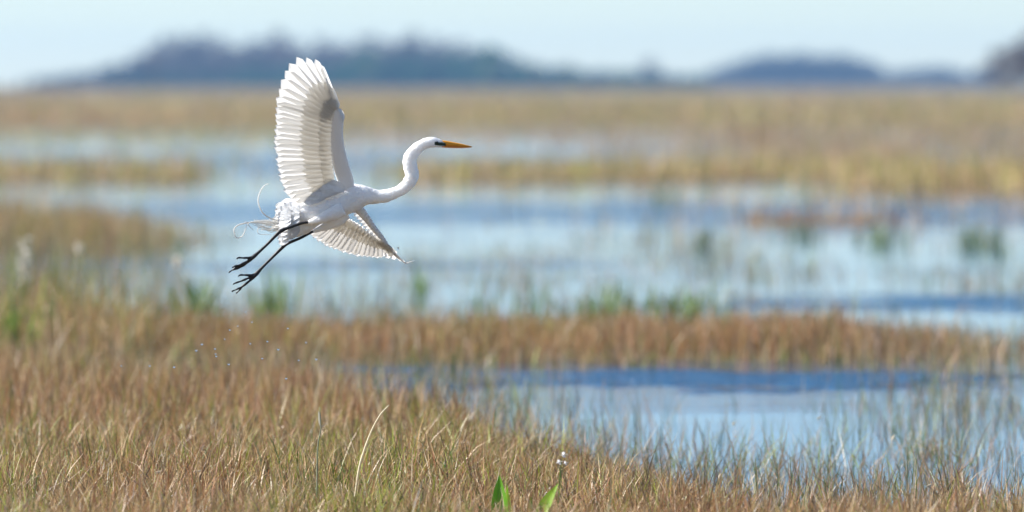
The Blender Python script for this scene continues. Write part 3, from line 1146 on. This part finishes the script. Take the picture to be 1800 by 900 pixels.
# ------------------------------------------------------------------ drops falling from its feet
m, nt, out = mat('clear_water_drop')
p = N(nt, 'ShaderNodeBsdfPrincipled')
p.inputs['Base Color'].default_value = (1, 1, 1, 1)
p.inputs['Roughness'].default_value = 0.0
p.inputs['IOR'].default_value = 1.333
p.inputs['Transmission Weight'].default_value = 1.0
nt.links.new(p.outputs[0], out.inputs[0])
bm = bmesh.new()
bmesh.ops.create_uvsphere(bm, u_segments=10, v_segments=8, radius=1)
for q in bm.verts:
    if q.co.z > 0: q.co.z *= 1.35
drop = bpy.data.meshes.new('water_drop')
bm.to_mesh(drop)
bm.free()
drop.materials.append(m)
drop.polygons.foreach_set('use_smooth', [True] * len(drop.polygons))
for x, y in [(213, 643), (263, 643), (379, 622), (378, 613), (380, 626), (503, 665), (489, 614), (461, 630), (402, 640), (440, 604),
             (525, 633), (538, 602), (355, 605), (306, 645), (418, 573), (404, 580), (443, 566), (506, 577), (470, 600), (345, 616),
             (432, 548), (700, 437), (556, 631), (395, 596)]:
    o = bpy.data.objects.new('water_drop', drop)
    C.objects.link(o)
    o.location = at(x, y, BY + random.uniform(-.15, .15))
    o.scale = [random.uniform(.0028, .0046)] * 3
    tag(o, 'tiny clear water drop in the air near the flying bird', 'water drop', 'drops falling from the bird')


# ------------------------------------------------------------------ plants of the bank one can single out
def col_attr(me, col, var=.15):
    a = me.attributes.new('col', 'FLOAT_COLOR', 'POINT')
    n = len(me.vertices)
    c = np.ones((n, 4))
    c[:, :3] = np.array(col) * R.uniform(1 - var, 1 + var, (n, 1))
    a.data.foreach_set('color', c.ravel())
    return me


def leaf_mesh(base, tip, half, bend, fold=.35, rows=10, side=None, peak=.4, col=(0.10, 0.26, 0.02)):
    base, tip = Vector(base), Vector(tip)
    ax = (tip - base)
    L = ax.length
    ax.normalize()
    side = Vector(side or (1, .35, 0))
    side = (side - ax * side.dot(ax)).normalized()
    nr = ax.cross(side)
    v, f = [], []
    for i in range(rows + 1):
        t = i / rows
        w = half * (math.sin(math.pi * min(1, t / peak * .5)) if t < peak else math.cos(math.pi / 2 * ((t - peak) / (1 - peak)) ** 1.6))
        w = max(w, half * .06)
        p = base + ax * L * t + Vector(bend) * t * t
        for c in (-1, -.5, 0, .5, 1):
            v.append(p + side * c * w - nr * abs(c) * w * fold)
    for i in range(rows):
        for k in range(4):
            a = i * 5 + k
            f.append((a, a + 1, a + 6, a + 5))
    return col_attr(pyd('leaf', v, f), col, .1)


def plant(name, label, cat, loc, group=None):
    e = empty(name, loc)
    return tag(e, label, cat, group)


def put(name, me, m, root):
    me.transform(Matrix.Translation(-Vector(root.location)))
    o = link(name, me, [m])
    o.parent = root
    return o


NY = 23.9
g = lambda x, Y: Vector(((x - 900) / F * Y, Y, 0.02))
e = plant('broad_leaf_plant', 'broad bright green folded leaf blades rising from the near bank', 'plant', g(884, NY))
put('leaf', leaf_mesh(at(888, 985, NY), at(878, 836, NY), 17 / PXM, (.0, 0, 0), .5, side=(1, -.5, 0), col=(0.13, 0.34, 0.02)), M_LEAF, e)
put('leaf', leaf_mesh(at(894, 985, NY + .02), at(884, 852, NY + .02), 8 / PXM, (.015, 0, 0), .4, side=(1, .8, 0), col=(0.20, 0.36, 0.03)), M_LEAF, e)
put('leaf', leaf_mesh(at(886, 990, NY - .02), at(848, 884, NY - .02), 5 / PXM, (-.02, 0, 0), .4, col=(0.06, 0.15, 0.03)), M_LEAF, e)
e = plant('leaning_leaf_plant', 'bright green leaf leaning over beside the broad upright leaf', 'plant', g(930, NY))
put('leaf', leaf_mesh(at(925, 960, NY), at(976, 846, NY - .05), 13 / PXM, (.01, 0, -.01), .3, side=(.8, -.6, .3), col=(0.24, 0.40, 0.03)), M_LEAF, e)
put('leaf', leaf_mesh(at(928, 960, NY), at(938, 872, NY), 6 / PXM, (-.01, 0, 0), .4, col=(0.09, 0.2, 0.03)), M_LEAF, e)


def stalk(name, label, cat, pts, r, col, Y, extra=None):
    e = plant(name, label, cat, g(pts[0][0], Y))
    c = crv(pts, 22)
    v, f = tube([at(p[0], p[1], Y) for p in c], [r / PXM * (1 - .6 * i / 21) for i in range(22)], 6)
    put('stem', col_attr(pyd('stem', v, f), col), M_GRASS, e)
    return e


stalk('dry_stalk', 'tall pale dry stalk curving over to its tip above the grass', 'stalk',
      [(618, 930), (630, 832), (640, 793), (653, 758), (668, 730), (684, 712)], 2.5, (0.80, 0.72, 0.52), 24.9)
e = stalk('jointed_stem', 'upright grey green stem with a whitish joint near its top', 'stalk',
          [(556, 960), (558, 800), (563, 760), (564, 745), (562, 716)], 1.5, (0.30, 0.33, 0.22), 24.9)
put('bract', leaf_mesh(at(563, 752, 24.9), at(576, 743, 24.9), 2.4 / PXM, (0, 0, 0), .2, 5, col=(.62, .50, .38)), M_GRASS, e)
put('bract', leaf_mesh(at(563, 750, 24.9), at(560, 722, 24.9), 2.6 / PXM, (0, 0, 0), .2, 5, col=(.75, .72, .62)), M_GRASS, e)
e = stalk('white_wildflower', 'small white flowers on a green stem at the near bank', 'flower',
          [(980, 960), (982, 870), (986, 820), (990, 797)], 1.1, (0.10, 0.17, 0.04), 24.22)
for fx, fy, s in ((991, 799, 7), (983, 812, 6), (994, 814, 5)):
    for k in range(4):
        a = k * 1.57 + fx
        put('petal', leaf_mesh(at(fx, fy, 24.2), at(fx + s * math.cos(a), fy + s * math.sin(a) * .8, 24.18), s * .42 / PXM, (0, 0, 0), .2, 4, col=(.8, .8, .8)), M_PETAL, e)

lab = 'pale snippet of dead leaf caught on top of the grass'
for x, y, an, L in [(172, 794, 15, 14), (345, 829, 2, 16), (290, 780, 100, 13), (1265, 838, 70, 10), (1578, 823, 120, 15), (1633, 854, 20, 12),
                    (1570, 770, 60, 10), (278, 830, 5, 14), (730, 769, 10, 8), (318, 752, 60, 12), (1072, 747, 100, 14), (825, 780, 150, 10),
                    (1290, 745, 60, 8), (1440, 735, 30, 9), (975, 782, 5, 7)]:
    Y = F * (H - .16) / max(y - HZ, 100)
    Y = min(max(Y, 24.4), 31)
    a = math.radians(an)
    me = leaf_mesh(at(x - math.cos(a) * L / 2, y + math.sin(a) * L / 2, Y), at(x + math.cos(a) * L / 2, y - math.sin(a) * L / 2, Y + .01), 2.6 / PXM,
                   (0, 0, .004), .3, 5, side=(0, .6, 1), col=(.72, .60, .42))
    o = link('dead_leaf', me, [M_GRASS])
    tag(o, lab, 'leaf', 'dead leaf snippets on the grass')


def tuft(name, label, x, yb, h, n, half, col, spread, group=None, w=.02, cat='plant', head=0):
    """a clump of blades, each a part, standing on the ground point under photograph pixel x, yb"""
    p = ground_at(x, yb)
    e = plant(name, label, cat, p, group)
    for i in range(n):
        a = random.uniform(0, 6.28)
        r = random.random() * half
        b = Vector((math.cos(a) * r, math.sin(a) * r, -.1))
        hh = h * random.uniform(.55, 1.1)
        t = b + Vector((random.gauss(0, spread) * hh, random.gauss(0, spread) * hh, hh + .1))
        me = leaf_mesh(b, t, w * random.uniform(.6, 1.2), (random.gauss(0, spread) * hh * .6, 0, -.08 * hh), .3, 6,
                       side=(random.gauss(0, 1), random.gauss(0, 1), .05), col=np.array(col) * random.uniform(.7, 1.35))
        o = link('blade', me, [M_LEAF])
        o.parent = e
    return e


lab = 'bright green reed tuft in the lake behind the brown strip'
for x, yb, h, n in [(1030, 572, .26, 16), (1062, 570, .34, 20), (1092, 573, .30, 16), (1125, 570, .24, 12), (1160, 574, .34, 18),
                    (1208, 573, .30, 20), (1222, 570, .34, 14), (940, 560, .30, 12), (860, 568, .22, 10), (745, 520, .24, 12), (1285, 575, .2, 8)]:
    tuft('reed_tuft', lab, x, yb, h, n, .16, (0.14, 0.21, 0.06), .3, 'green reed tufts in the lake', .009)
lab = 'dark green water plant far out in the open lake'
for x, yb, h, n in [(1232, 432, .22, 16), (1420, 422, .2, 16), (1402, 419, .18, 12), (1540, 426, .22, 22), (1560, 430, .24, 20), (1528, 421, .16, 14),
                    (1716, 432, .28, 26), (1730, 430, .24, 16), (1166, 358, .3, 18), (1765, 450, .18, 12)]:
    tuft('water_plant', lab, x, yb, h, n, .3, (0.13, 0.18, 0.11), .35, 'water plants in the open lake', .012)
lab = 'loose green reed tuft among the reeds left of the lake'
for x, yb, h, n in [(20, 640, .42, 22), (60, 620, .5, 20), (110, 600, .36, 16), (160, 610, .40, 14), (330, 590, .38, 14), (345, 560, .34, 12),
                    (480, 545, .34, 14), (470, 560, .2, 10), (245, 600, .3, 12), (10, 590, .5, 18), (380, 600, .3, 10)]:
    tuft('green_reed_tuft', lab, x, yb, h, n, .14, (0.15, 0.22, 0.06), .2, 'green reeds left of the lake', .014)


def reed_head(x, yt, yb, Y, label, s=1.0, tall=2.0):
    e = plant('reed_with_seed_head', label, 'reed', Vector(((x - 900) / F * Y, Y, 0)))
    k = F / Y
    pt = at(x, yt, Y)
    v, f = tube([Vector((pt.x - .02, Y, -.1)), Vector((pt.x, Y, pt.z * .5)), pt], [.006, .005, .003], 5)
    put('stem', col_attr(pyd('stem', v, f), (.42, .33, .18)), M_GRASS, e)
    V, Fc = [], []
    for i in range(70):
        t = random.random()
        c = pt + Vector((0, 0, (.5 - t) * .05 * tall * s))
        d = Vector((random.gauss(0, 1), random.gauss(0, 1), random.gauss(0, .6))).normalized() * .028 * s
        n = Vector((random.gauss(0, .004), random.gauss(0, .004), .006))
        V += [c, c + d + n, c + d - n]
        Fc.append((3 * i, 3 * i + 1, 3 * i + 2))
    put('seed_head', pyd('seed_head', V, Fc), M_FLUFF, e)


reed_head(42, 458, 0, 44, 'tallest reed with a long whitish seed head among the left reeds', 1.7, 3.2)
reed_head(139, 436, 0, 46, 'reed with a small round tan seed head right of the tallest reed', 1.0, .9)
reed_head(313, 460, 0, 46, 'reed with a small white seed head nearest the flying bird', 1.1, 1)

# ------------------------------------------------------------------ air
x0, x1, y0, y1, z0, z1 = -2400, 2400, -60, 2360, -1.2, 18
v = [(x, y, z) for x in (x0, x1) for y in (y0, y1) for z in (z0, z1)]
f = [(0, 1, 3, 2), (4, 6, 7, 5), (0, 4, 5, 1), (2, 3, 7, 6), (0, 2, 6, 4), (1, 5, 7, 3)]
m, nt, out = mat('thin_haze')
vol = N(nt, 'ShaderNodeVolumePrincipled')
vol.inputs['Color'].default_value = (0.33, 0.60, 1.0, 1)
vol.inputs['Density'].default_value = 0.00022
vol.inputs['Anisotropy'].default_value = 0.2
nt.links.new(vol.outputs[0], out.inputs['Volume'])
hz = link('haze', pyd('haze', v, f), [m], smooth=False)
tag(hz, 'thin bluish haze in the air over the marsh', 'haze', kind='stuff')
